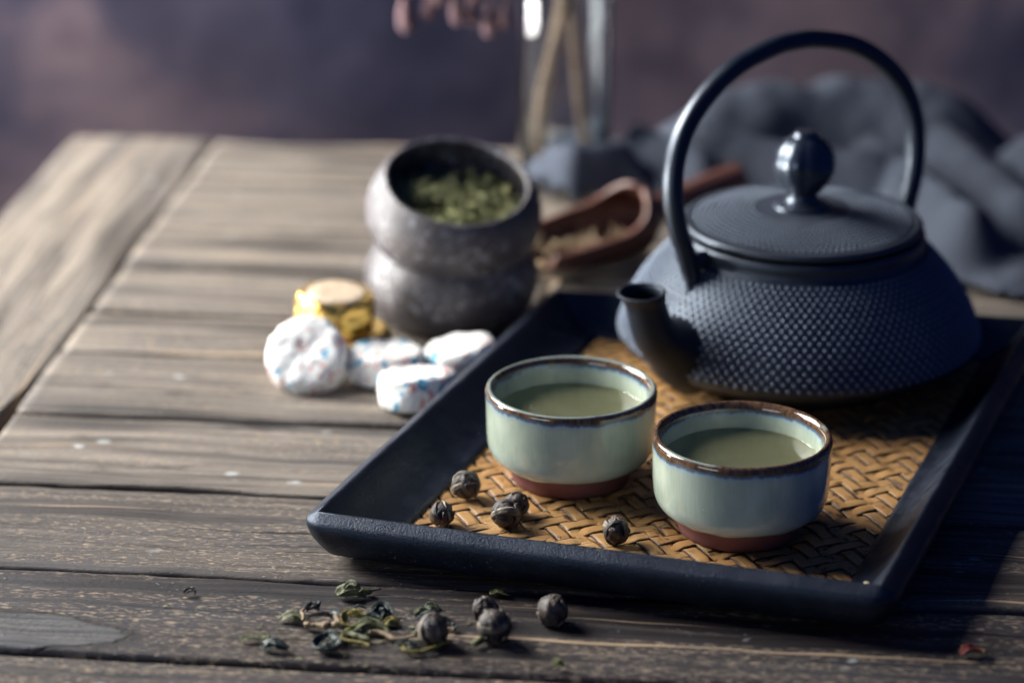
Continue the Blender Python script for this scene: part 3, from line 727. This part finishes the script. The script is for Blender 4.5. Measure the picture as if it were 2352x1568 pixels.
# ------------------------------------------------------------------ rolled tea pearls
def pearl(label, x, y, z, r, seed, group, tilt=(0, 0, 0), tail=False):
    t = thing('tea_pearl', label, 'tea pearl', (x, y, z), tilt, group)
    rr = random.Random(seed); tw = rr.uniform(1.2, 2.2); kk = rr.choice((4, 5, 6))
    prof = [(r * math.sin(math.pi * q / 22), r - r * math.cos(math.pi * q / 22)) for q in range(23)]
    def f(R_, Z, a):
        th = Z / r; c = Vector((math.cos(a) * R_ / r, math.sin(a) * R_ / r, th))
        s = math.sin(kk * a + tw * 3 * th + 2.2 * nz(c, 1.1, seed)); g = -(abs(s) < .16) * .09
        d = 1 + .09 * s + g + .10 * nz(c, 1.6, seed) + .05 * nz(c, 5, seed)
        return R_ * d, r + (Z - r) * (1.05 + .06 * nz(c, 1.3, seed + 3))
    obj('core', lathe(prof, 40, f), M['pearl_brown'], t)
    for q in range(5):                                    # leaf strips wound round the ball
        ax = Vector((rr.gauss(0, 1), rr.gauss(0, 1), rr.gauss(0, .7))).normalized(); e1 = ax.orthogonal().normalized(); e2 = ax.cross(e1)
        a0 = rr.uniform(0, 6.28); span = rr.uniform(2.0, 4.2); off = rr.uniform(-.45, .45); path = []
        for s in range(7):
            a = a0 + span * s / 6; rad = r * (1.04 + .05 * math.sin(s * 1.7 + q)); hgt = r * (off + .18 * (s / 6 - .5))
            lr = math.sqrt(max(.05, rad * rad - hgt * hgt)) if rad > abs(hgt) else rad
            lr = math.sqrt(max(1e-8, rad * rad - hgt * hgt))
            p = e1 * math.cos(a) * lr + e2 * math.sin(a) * lr + ax * hgt; p = Vector((p.x, p.y, max(p.z * 1.02, -r * .97) + r))
            path.append(p)
        bm = bmesh.new(); P = spline(path, 20); c = Vector((0, 0, r)); rings = []
        wd = r * rr.uniform(.34, .62); th = r * .09
        for i, p in enumerate(P):
            nn = (p - c).normalized(); tt = (P[min(i + 1, 19)] - P[max(i - 1, 0)]).normalized(); ss = tt.cross(nn).normalized(); k = i / 19
            wk = wd * (.15 + .85 * math.sin(math.pi * (.05 + .9 * k)) ** .5); ring = []
            for u, v in ((-1, -.6), (-.7, .5), (-.25, .9), (0, .45), (.25, .95), (.7, .55), (1, -.6), (.4, -1), (-.4, -1)):
                j = r * .05 * nz((p.x * 900 + u, p.y * 900, p.z * 900), 1, seed + q)
                ring.append(p + ss * u * wk * .5 + nn * (v * th + j))
            rings.append(ring)
        rings_bm(rings, True, True, True, bm); bmesh.ops.recalc_face_normals(bm, faces=bm.faces)
        obj('leaf_wrap', bm, M['pearl_strip' if q % 2 == 0 else 'pearl_brown'], t)
    return t
TG = 'rolled tea pearls on the woven tray'; TT = 'rolled tea pearls on the table'
pearl('dark rolled tea pearl farthest back on the tray, by its left wall', -.0187, .9700, ZF, .0054, 3, TG, (0, 0, .4))
pearl('small rolled tea pearl on the tray close behind the front left corner', -.0278, .9434, ZF, .0047, 4, TG, (0, 0, 2))
pearl('open ended rolled tea pearl, front one of a touching pair on the tray', -.0016, .9418, ZF, .0056, 17, TG, (.2, 0, 4))
pearl('rolled tea pearl at the back of a touching pair on the tray', .0016, .9528, ZF, .0048, 6, TG, (0, 0, 1))
pearl('rolled tea pearl lying alone on the tray just left of the front cup', .0415, .9270, ZF, .0052, 8, TG, (0, .15, 3))
pearl('round brown tea pearl amid curled leaves on the table', -.0288, .8560, .0006, .0056, 9, TT, (0, 0, .3))
pearl('brown tea pearl touching a stubby stem on the table', -.0067, .8585, .0006, .0060, 10, TT, (0, 0, 5))
pearl('smaller brown tea pearl just behind the one with a stubby stem', -.0101, .8745, .0006, .0046, 12, TT, (0, 0, 2))
pearl('dark round tea pearl alone on the table, farthest right, in front of the tray', .0149, .8715, .0006, .0055, 14, TT, (0, 0, .9))

# ------------------------------------------------------------------ loose leaves and stems on the table
LG = 'dried tea leaves scattered on the table'
def leaf(name, label, x, y, parts, group=LG, cat='tea leaf', rz=0.0, z=.0012):
    """parts: (name, material, path in mm, width mm, roll, twist)"""
    single = len(parts) == 1
    t = None if single else thing(name, label, cat, (x, y, z), (0, 0, rz), group)
    for i, (pn, m, path, wd, roll, tw) in enumerate(parts):
        bm = bmesh.new(); sd = (x * 371 + y * 53 + i * 2.7) % 19
        if roll == 0:
            sweep([p for p in spline([Vector(q) * .0011 for q in path], 22)], lambda s: [(a * (1 + .35 * nz((s * 9, sd, 0), 1)), b * (1 + .35 * nz((s * 9, sd, 4), 1))) for a, b in circ(wd * .00056 * (1 - .3 * abs(2 * s - 1) ** 3), None, 9)], bm=bm)
        else: ribbon(bm, [Vector(q) * .00112 for q in path], wd * .00138, roll, .0002, sd, .00055, tw, 22)
        bmesh.ops.recalc_face_normals(bm, faces=bm.faces)
        o = obj(name if single else pn, bm, M[m], t)
        if single: o.location = (x, y, z); o.rotation_euler = (0, 0, rz); tag(o, label, cat, group)
    return t
leaf('tea_leaf', 'pale green crumpled leaf with a dark stem, in the gap between tray and leaf pile', -.0609, .8940, [
    ('leaf_fold', 'leaf_pale', [(-5, -1, .8), (-2.5, .5, 2.2), (1, .3, 2.6), (4, -1.2, 1.2)], 5.0, 2.3, .4), ('leaf_fold', 'leaf_pale', [(-4, -2, .5), (-1.5, -2.3, 1.2), (2, -2, 1.6), (5, -2.2, .6)], 3.8, 2.0, -.5),
    ('leaf_fold', 'leaf_pale', [(-3, 1, 1), (-1, 2, 3.4), (1.2, 1, 3.6), (2.5, 0, 1.5)], 3.4, 2.8, .8), ('leaf_fold', 'leaf_olive', [(1, -1, .6), (3.5, -.3, 2.0), (5.5, .4, 1.0), (6.4, 1, .4)], 3.4, 2.6, 1.0), ('stem', 'pearl_brown', [(4, 1, .8), (7, 2.4, .9), (10, 3, 1.3)], .9, 0, 0)])
leaf('tea_leaf', 'pale pointed leaf hooked to a dark curl, at the left of the leaf pile', -.0815, .8738, [
    ('leaf_fold', 'leaf_pale', [(-4.5, -1.5, .4), (-1.5, .4, 1.6), (1.5, .2, 1.6), (3, -1.2, .6)], 4.4, 1.9, .5), ('leaf_fold', 'leaf_olive', [(-1, -2, .3), (1, -2, 1.2), (3, -1.8, .5)], 2.8, 2.4, .5),
    ('stem', 'stem_tan', [(3.2, -2.4, .6), (3.4, .3, 1.5), (2.4, 3, 1.6), (3.6, 5.6, 1.5)], 1.1, 0, 0), ('curled_leaf', 'leaf_dark', [(2.8, 5, 1), (5, 7.5, 2.2), (7.5, 7, 1.4), (8.2, 9.4, 2.3)], 3.0, 3.6, 2.4), ('curled_leaf', 'pearl_brown', [(4, 5.2, .6), (6, 6, 1.8), (8.4, 6, .8)], 2.2, 3.4, 1.4)])
leaf('tea_twig', 'knobbly tan twig lying at the left of the leaf pile', -.0692, .8664, [
    ('stem', 'stem_tan', [(-6.4, .5, 1.0), (-5.0, -.2, 1.3), (-3.2, .4, 1.2), (-1, -.3, 1.3), (2, .3, 1.4), (5, .2, 1.4), (7, 1, 1.2)], 1.9, 0, 0), ('bud', 'stem_tan', [(-6.8, .7, 1.1), (-6, .4, 1.3), (-5.2, -.2, 1.0)], 2.6, 0, 0), ('bud', 'stem_tan', [(-.6, -1.4, .8), (.2, -.4, 1.7), (1.4, .2, 1.4)], 2.8, 0, 0), ('bud', 'stem_tan', [(2.4, -.6, 1), (3.4, .2, 1.7), (4.4, .4, 1.2)], 2.4, 0, 0)], cat='tea twig')
leaf('tea_twig', 'short pink brown stem with a dark ragged tip, behind the knobbly twig', -.0650, .8715, [
    ('stem', 'stem_tan', [(1.2, -5, 1.1), (.6, -2.5, 1.4), (-.1, 0, 1.6), (-.8, 2, 1.7)], 2.1, 0, 0), ('curled_leaf', 'leaf_dark', [(-.2, 0, 1.2), (-1.3, 2.6, 2.6), (-2.2, 4.6, 2.2), (-1.6, 6, 1.2)], 3.0, 3.4, 1.2), ('curled_leaf', 'pearl_brown', [(-.8, 1, .8), (-2.8, 3, 1.2), (-4, 3.2, 1.8)], 1.8, 3.0, 1.0)], cat='tea twig')
leaf('tea_leaf', 'large dark curled leaf at the front of the leaf pile', -.0662, .8517, [
    ('curled_leaf', 'leaf_dark', [(1.5, 7, 1.4), (-2, 4, 2.0), (-4.8, 0, 1.6), (-4, -3.4, 1.3), (0, -4.4, 1.4), (3.2, -2, 1.8), (3.4, 1.5, 2.4)], 3.8, 3.2, 1.4), ('curled_leaf', 'leaf_dark', [(-3.5, -2, .5), (-1, -1.6, 1.6), (2.4, -2.2, .8)], 3.6, 2.2, .6),
    ('leaf_fold', 'leaf_dark', [(-4, 4, .6), (-1, 4.5, 2.2), (1.5, 2, 2.6), (3.6, -.5, 1.2)], 3.8, 2.4, -.8), ('leaf_fold', 'leaf_olive', [(-.2, 8.4, 1.2), (1, 5.5, 2.2), (2.6, 2.2, 1.6)], 2.8, 2.6, .8)])
leaf('tea_leaf', 'yellow leaf curled into a ring in the leaf pile', -.0590, .8705, [
    ('curled_leaf', 'leaf_yellow', [(4.5, .8, 1.2), (2, 3, 2.2), (-1.4, 3, 2.6), (-3.2, .4, 2.2), (-2.4, -3.2, 1.4), (.4, -5, 1.0)], 2.7, 2.2, .8), ('leaf_fold', 'leaf_yellow', [(-2, 1.6, 3), (.5, 3.2, 3.2), (3, 1.6, 2.4)], 1.6, 2.2, .6)])
leaf('tea_leaf', 'long folded green leaf arching in the middle of the leaf pile', -.0537, .8632, [
    ('leaf_fold', 'leaf_olive', [(-8, -2.2, .5), (-4, .2, 1.4), (0, 2.2, 2.8), (3.6, 1.6, 2.4), (7, -1.2, .8)], 5.0, 2.2, .4), ('leaf_fold', 'leaf_pale', [(-1, -2, .6), (1.2, .2, 2.2), (4, -.6, 1.6), (6.6, -2.2, .5)], 4.4, 1.8, -.3), ('leaf_fold', 'leaf_olive', [(-7, -1.6, .4), (-3.6, -1.2, 1), (-.6, -1, 1.2)], 2.4, 2.4, .6)])
leaf('tea_leaf', 'dark blue green leaf rolled into loops at the back of the leaf pile', -.0524, .8765, [
    ('curled_leaf', 'leaf_dark', [(-6.5, 1.5, 2.4), (-6, -1, 1.6), (-3.5, -2.4, 1.4), (-.4, -1, 1.8), (1.4, 2.2, 2.8), (4, 2.4, 3), (6, -.6, 2.0)], 2.9, 3.0, 1.2), ('curled_leaf', 'leaf_dark', [(-6.6, 2, 1.6), (-4.4, 2.6, 2.8), (-2, 1.8, 2)], 2.0, 3.0, .8),
    ('curled_leaf', 'leaf_dark', [(.6, -2, .8), (1.6, 1.4, 2.6), (4.2, 1.8, 3.0), (5.6, -1.4, 1.4), (4, -3, .8)], 4.2, 2.4, .6), ('leaf_fold', 'leaf_dark', [(2.2, -2.4, .5), (4, -1.2, 2.4), (6.4, -2, .8)], 3.4, 2.4, .4)])
leaf('tea_leaf', 'small dark curl lying in front of the blue green loops', -.0515, .8712, [
    ('curled_leaf', 'leaf_dark', [(-2.6, -.6, .6), (-1.6, 1, 1.8), (.6, 1.2, 2.2), (2.6, -.4, 1.2)], 2.8, 3.2, .8), ('curled_leaf', 'leaf_dark', [(-1.6, -1.2, .4), (.4, -1, 1.3), (2.8, -1.6, .5)], 2.4, 2.6, .6)])
leaf('tea_leaf', 'small crinkled yellow green leaf on the right of the leaf pile', -.0447, .8695, [
    ('leaf_fold', 'leaf_yellow', [(-2.4, -.4, .5), (-.6, .8, 1.9), (1.2, .6, 1.7), (2.6, -.4, .6)], 3.0, 2.2, .8), ('leaf_fold', 'leaf_olive', [(-1.8, -1, .3), (0, -1, 1.3), (2.4, -1.2, .4)], 2.6, 2.4, -.6)])
leaf('tea_twig', 'long grey brown stem bending between the leaf pile and the brown pearl', -.0430, .8580, [
    ('stem', 'stem_tan', [(-9, 2.6, 1.2), (-6, 3.2, 1.4), (-3, 1.2, 1.2), (0, -1.4, 1.0), (4, -1.4, 1.0), (7, 1.0, 1.4), (8, 4.6, 2.4)], 1.7, 0, 0), ('curled_leaf', 'leaf_pale', [(4, -.6, .8), (6.4, 1.6, 1.8), (7.6, 4.6, 2.6)], 1.8, 2.8, .8)], cat='tea twig')
leaf('tea_twig', 'flat greyish stem pointing right out of the leaf pile', -.0560, .8576, [
    ('stem', 'leaf_pale', [(-3, 2.2, 1.2), (0, .2, 1.1), (3.6, -1.6, .9)], 2.0, 0, 0)], cat='tea twig')
leaf('tea_twig', 'bent yellow stem at the front of the leaf pile', -.0570, .8545, [
    ('stem', 'leaf_yellow', [(-4.6, 4.2, 1.6), (-5, 1.6, 1.2), (-3.4, .2, 1.0), (0, -.6, 1.0), (3, -1.8, 1.0), (4.8, -3.2, .8)], 1.5, 0, 0)], cat='tea twig')
leaf('tea_leaf', 'long yellow green rolled leaf in front of the brown pearl', -.0318, .8490, [
    ('curled_leaf', 'leaf_yellow', [(-7.4, 1.6, 1.4), (-6.8, -1.4, 1.2), (-3, -2.6, 1.1), (2, -.8, 1.3), (5.6, 1.8, 1.6), (8.6, 3.8, 1.8)], 2.3, 4.2, 1.4), ('curled_leaf', 'leaf_olive', [(-5, -1.8, .5), (0, -1.8, .8), (5, .8, 1.0)], 1.9, 3.2, .8)])
leaf('tea_leaf', 'blue grey leaf coiled beside the front brown pearl', -.0378, .8505, [
    ('curled_leaf', 'leaf_dark', [(-4.2, -.4, 1), (-2.4, 1.8, 1.8), (.8, 2.4, 1.8), (3, .6, 1.6), (1.8, -1.2, 1.3), (0, -.4, 1.5)], 2.4, 3.0, 1.0), ('curled_leaf', 'leaf_dark', [(.2, .4, 1), (2, 1.2, 2), (3.6, -.4, 1.2)], 2.0, 3.2, .8)])
leaf('tea_twig', 'short orange brown stem under the front brown pearl', -.0343, .8552, [
    ('stem', 'stem_tan', [(-3, .6, 1), (0, -.4, 1.2), (2.6, .4, 1.4)], 1.4, 0, 0), ('stem', 'stem_tan', [(1.6, -1, .9), (2.8, 1, 1.6), (4.6, 2, 2.4)], 1.2, 0, 0)], cat='tea twig')
leaf('tea_leaf', 'dark green crumpled leaf behind the brown pearl, halfway to the tray', -.0309, .8765, [
    ('leaf_fold', 'leaf_dark', [(-4.4, -1.6, .5), (-1.4, -.4, 2.2), (1.8, -.2, 2.6), (4.6, 1.2, 1.6)], 5.0, 2.2, .4), ('leaf_fold', 'leaf_pale', [(-1.6, .6, 1.6), (0, 1.8, 3.4), (1.8, 1.4, 3.2), (3, .4, 2)], 3.0, 2.6, .8),
    ('leaf_fold', 'leaf_dark', [(-2, -2, .3), (.6, -1.6, 1.9), (3.4, -1, 1.8)], 4.0, 2.2, -.5), ('curled_leaf', 'leaf_olive', [(-4.8, .4, .9), (-3, 1.8, 2.2), (-1, 1.6, 2.2)], 2.0, 3.0, 1.2), ('stem', 'leaf_dark', [(1.4, -3, .5), (4, -2.6, .6), (6, -2.4, .9)], 1.2, 0, 0)])
leaf('tea_leaf', 'small ragged grey leaf just right of the brown pearl', -.0228, .8655, [
    ('curled_leaf', 'leaf_dark', [(-2, .6, .6), (-.4, 1.4, 1.8), (1.2, .4, 1.4), (1.6, -1.6, .6)], 2.0, 3.0, 1.0), ('curled_leaf', 'stem_tan', [(-.4, 0, .4), (.6, -1, 1.2), (.4, -3, .4)], 1.3, 3.0, .8)])
leaf('tea_leaf', 'flat olive leaf at the far left of the pile', -.0932, .8575, [
    ('leaf_fold', 'leaf_olive', [(-5.6, -.6, .3), (-2.4, .6, .9), (.6, 0, .6)], 3.2, 1.2, .4), ('leaf_fold', 'leaf_olive', [(0, .2, .4), (2.8, .8, .8), (5, .6, .4)], 2.8, 1.4, .5)])
leaf('tea_leaf', 'dark crumpled leaf touching the flat olive one on the far left', -.0868, .8508, [
    ('leaf_fold', 'leaf_dark', [(-4.4, .4, .4), (-1.4, 1.2, 2), (1.6, .2, 1.7), (5, -.6, .6)], 4.4, 2.0, .5), ('leaf_fold', 'leaf_dark', [(-3, -1, .4), (.4, -.8, 1.4), (4.6, -1.2, .5)], 3.0, 2.2, -.5)])
leaf('tea_twig', 'stubby olive stem pointing at the viewer from the brown pearl', -.0112, .8555, [
    ('stem', 'leaf_olive', [(2.8, 3, 1.4), (0, -.4, 1.3), (-2.6, -3.2, 1.1)], 2.6, 0, 0)], cat='tea twig')
leaf('tea_leaf', 'flat torn leaf flake in the shadow of the tray front', -.0045, .8940, [
    ('leaf_fold', 'leaf_olive', [(-3.6, .8, .3), (-.6, 1.2, .9), (3, -.8, .4)], 3.4, 1.0, .4)])
leaf('tea_leaf', 'tiny olive crumb of leaf at the bottom edge, right of the pile', .0166, .8367, [
    ('leaf_fold', 'leaf_olive', [(-1.8, -.2, .3), (-.2, .8, 2.0), (1.6, -.4, .4)], 2.6, 2.2, .8), ('leaf_fold', 'leaf_yellow', [(-1, -.8, .3), (.4, 0, 1.5), (1.8, .4, .4)], 2.0, 2.2, .8)])
leaf('tea_leaf', 'small brown curled leaf alone on the left of the table', -.1228, .8945, [
    ('curled_leaf', 'pearl_brown', [(-2, .4, .8), (-.4, 1.4, 2.0), (1.4, .8, 2), (2, -.8, .8)], 2.2, 3.4, 1.4), ('curled_leaf', 'pearl_strip', [(-1.8, -.8, .4), (0, .2, 1.5), (1.8, .4, 1.2)], 1.8, 3.0, .8)])
leaf('leaf_husk', 'dark red husk lying by the front right corner of the tray', .1672, .8450, [
    ('husk', 'red_leaf', [(-4, 0, .8), (-1, .6, 2.6), (3, .4, 1.4)], 5.0, 2.2, .4), ('husk', 'stem_tan', [(1, .6, .8), (3.6, .8, 1.4), (5.2, 0, .4)], 2.6, 1.6, .4)], None, 'husk')
leaf('tea_leaf', 'beige leaf fragment standing at the far left corner of the tray', .0185, 1.2235, [
    ('leaf_fold', 'stem_tan', [(-3, -4, .5), (-1, 0, 4), (3, 4, 8), (5, 6, 6)], 6.5, 1.4, .4), ('leaf_fold', 'leaf_pale', [(0, -3, .5), (2, 1, 3), (4, 3, 3)], 4, 1.6, .4)], None)
FGp = 'leaf flecks on the woven tray'
leaf('leaf_fleck', 'tiny grey green leaf fleck at the foot of the front cup', .0612, .9415, [('f', 'leaf_pale', [(-1.8, 0, .2), (0, .5, .9), (1.8, 0, .3)], 1.7, 1.6, .4)], FGp, 'leaf fleck', z=ZF)
leaf('leaf_fleck', 'tiny green leaf fleck on the weave between the touching pearls and the back cup', .0140, .9545, [('f', 'leaf_pale', [(-1.3, .4, .2), (0, .1, .7), (1.2, -.7, .2)], 1.3, 1.6, .4)], FGp, 'leaf fleck', z=ZF)
CG = 'pale crumbs on the right wall of the tray'
# pale crumbs caught on the sloping right wall
p0 = corners[1]; dR = (corners[2] - corners[1]).normalized(); nR = n2[1]
for lab, along, inn, s in (('larger pale crumb on the inner right wall of the tray', .012, .0075, 1.3), ('small pale crumb low on the right wall of the tray', .006, .0125, .8), ('pale crumb at the foot of the right wall on the weave', .0255, .0165, .9)):
    p = p0 + dR * along - nR * inn; zz = .0226 - inn * .0153 / .0172 + .0003
    bm = bmesh.new(); bmesh.ops.create_icosphere(bm, subdivisions=2, radius=.001 * s)
    for v in bm.verts: v.co *= 1 + .5 * nz(v.co, 900, along * 99); v.co.z *= .5
    o = obj('crumb', bm, M['crumb']); o.location = (p.x, p.y, zz); tag(o, lab, 'crumb', CG)

# fine broken leaf dust round the pile
rd = random.Random(21)
def place_dust(i):
    return Vector((-.06 + rd.gauss(0, .028), .862 + rd.gauss(0, .014), .0010)), 0
bm = bmesh.new()
for i in range(46):
    p, _ = place_dust(i); a = rd.uniform(0, 6.28); Ln = rd.uniform(.0006, .0018); d = Vector((math.cos(a), math.sin(a), .1)) * Ln
    ribbon(bm, [p - d, p + Vector((0, 0, Ln * .3)), p + d], Ln * .7, 1.6, .00015, i * .7, .0001, 0, 5)
bmesh.ops.recalc_face_normals(bm, faces=bm.faces)
tag(obj('leaf_dust', bm, M['leaf_olive']), 'fine crumbs of broken tea leaf sprinkled round the leaf pile on the table', 'leaf dust', kind='stuff')
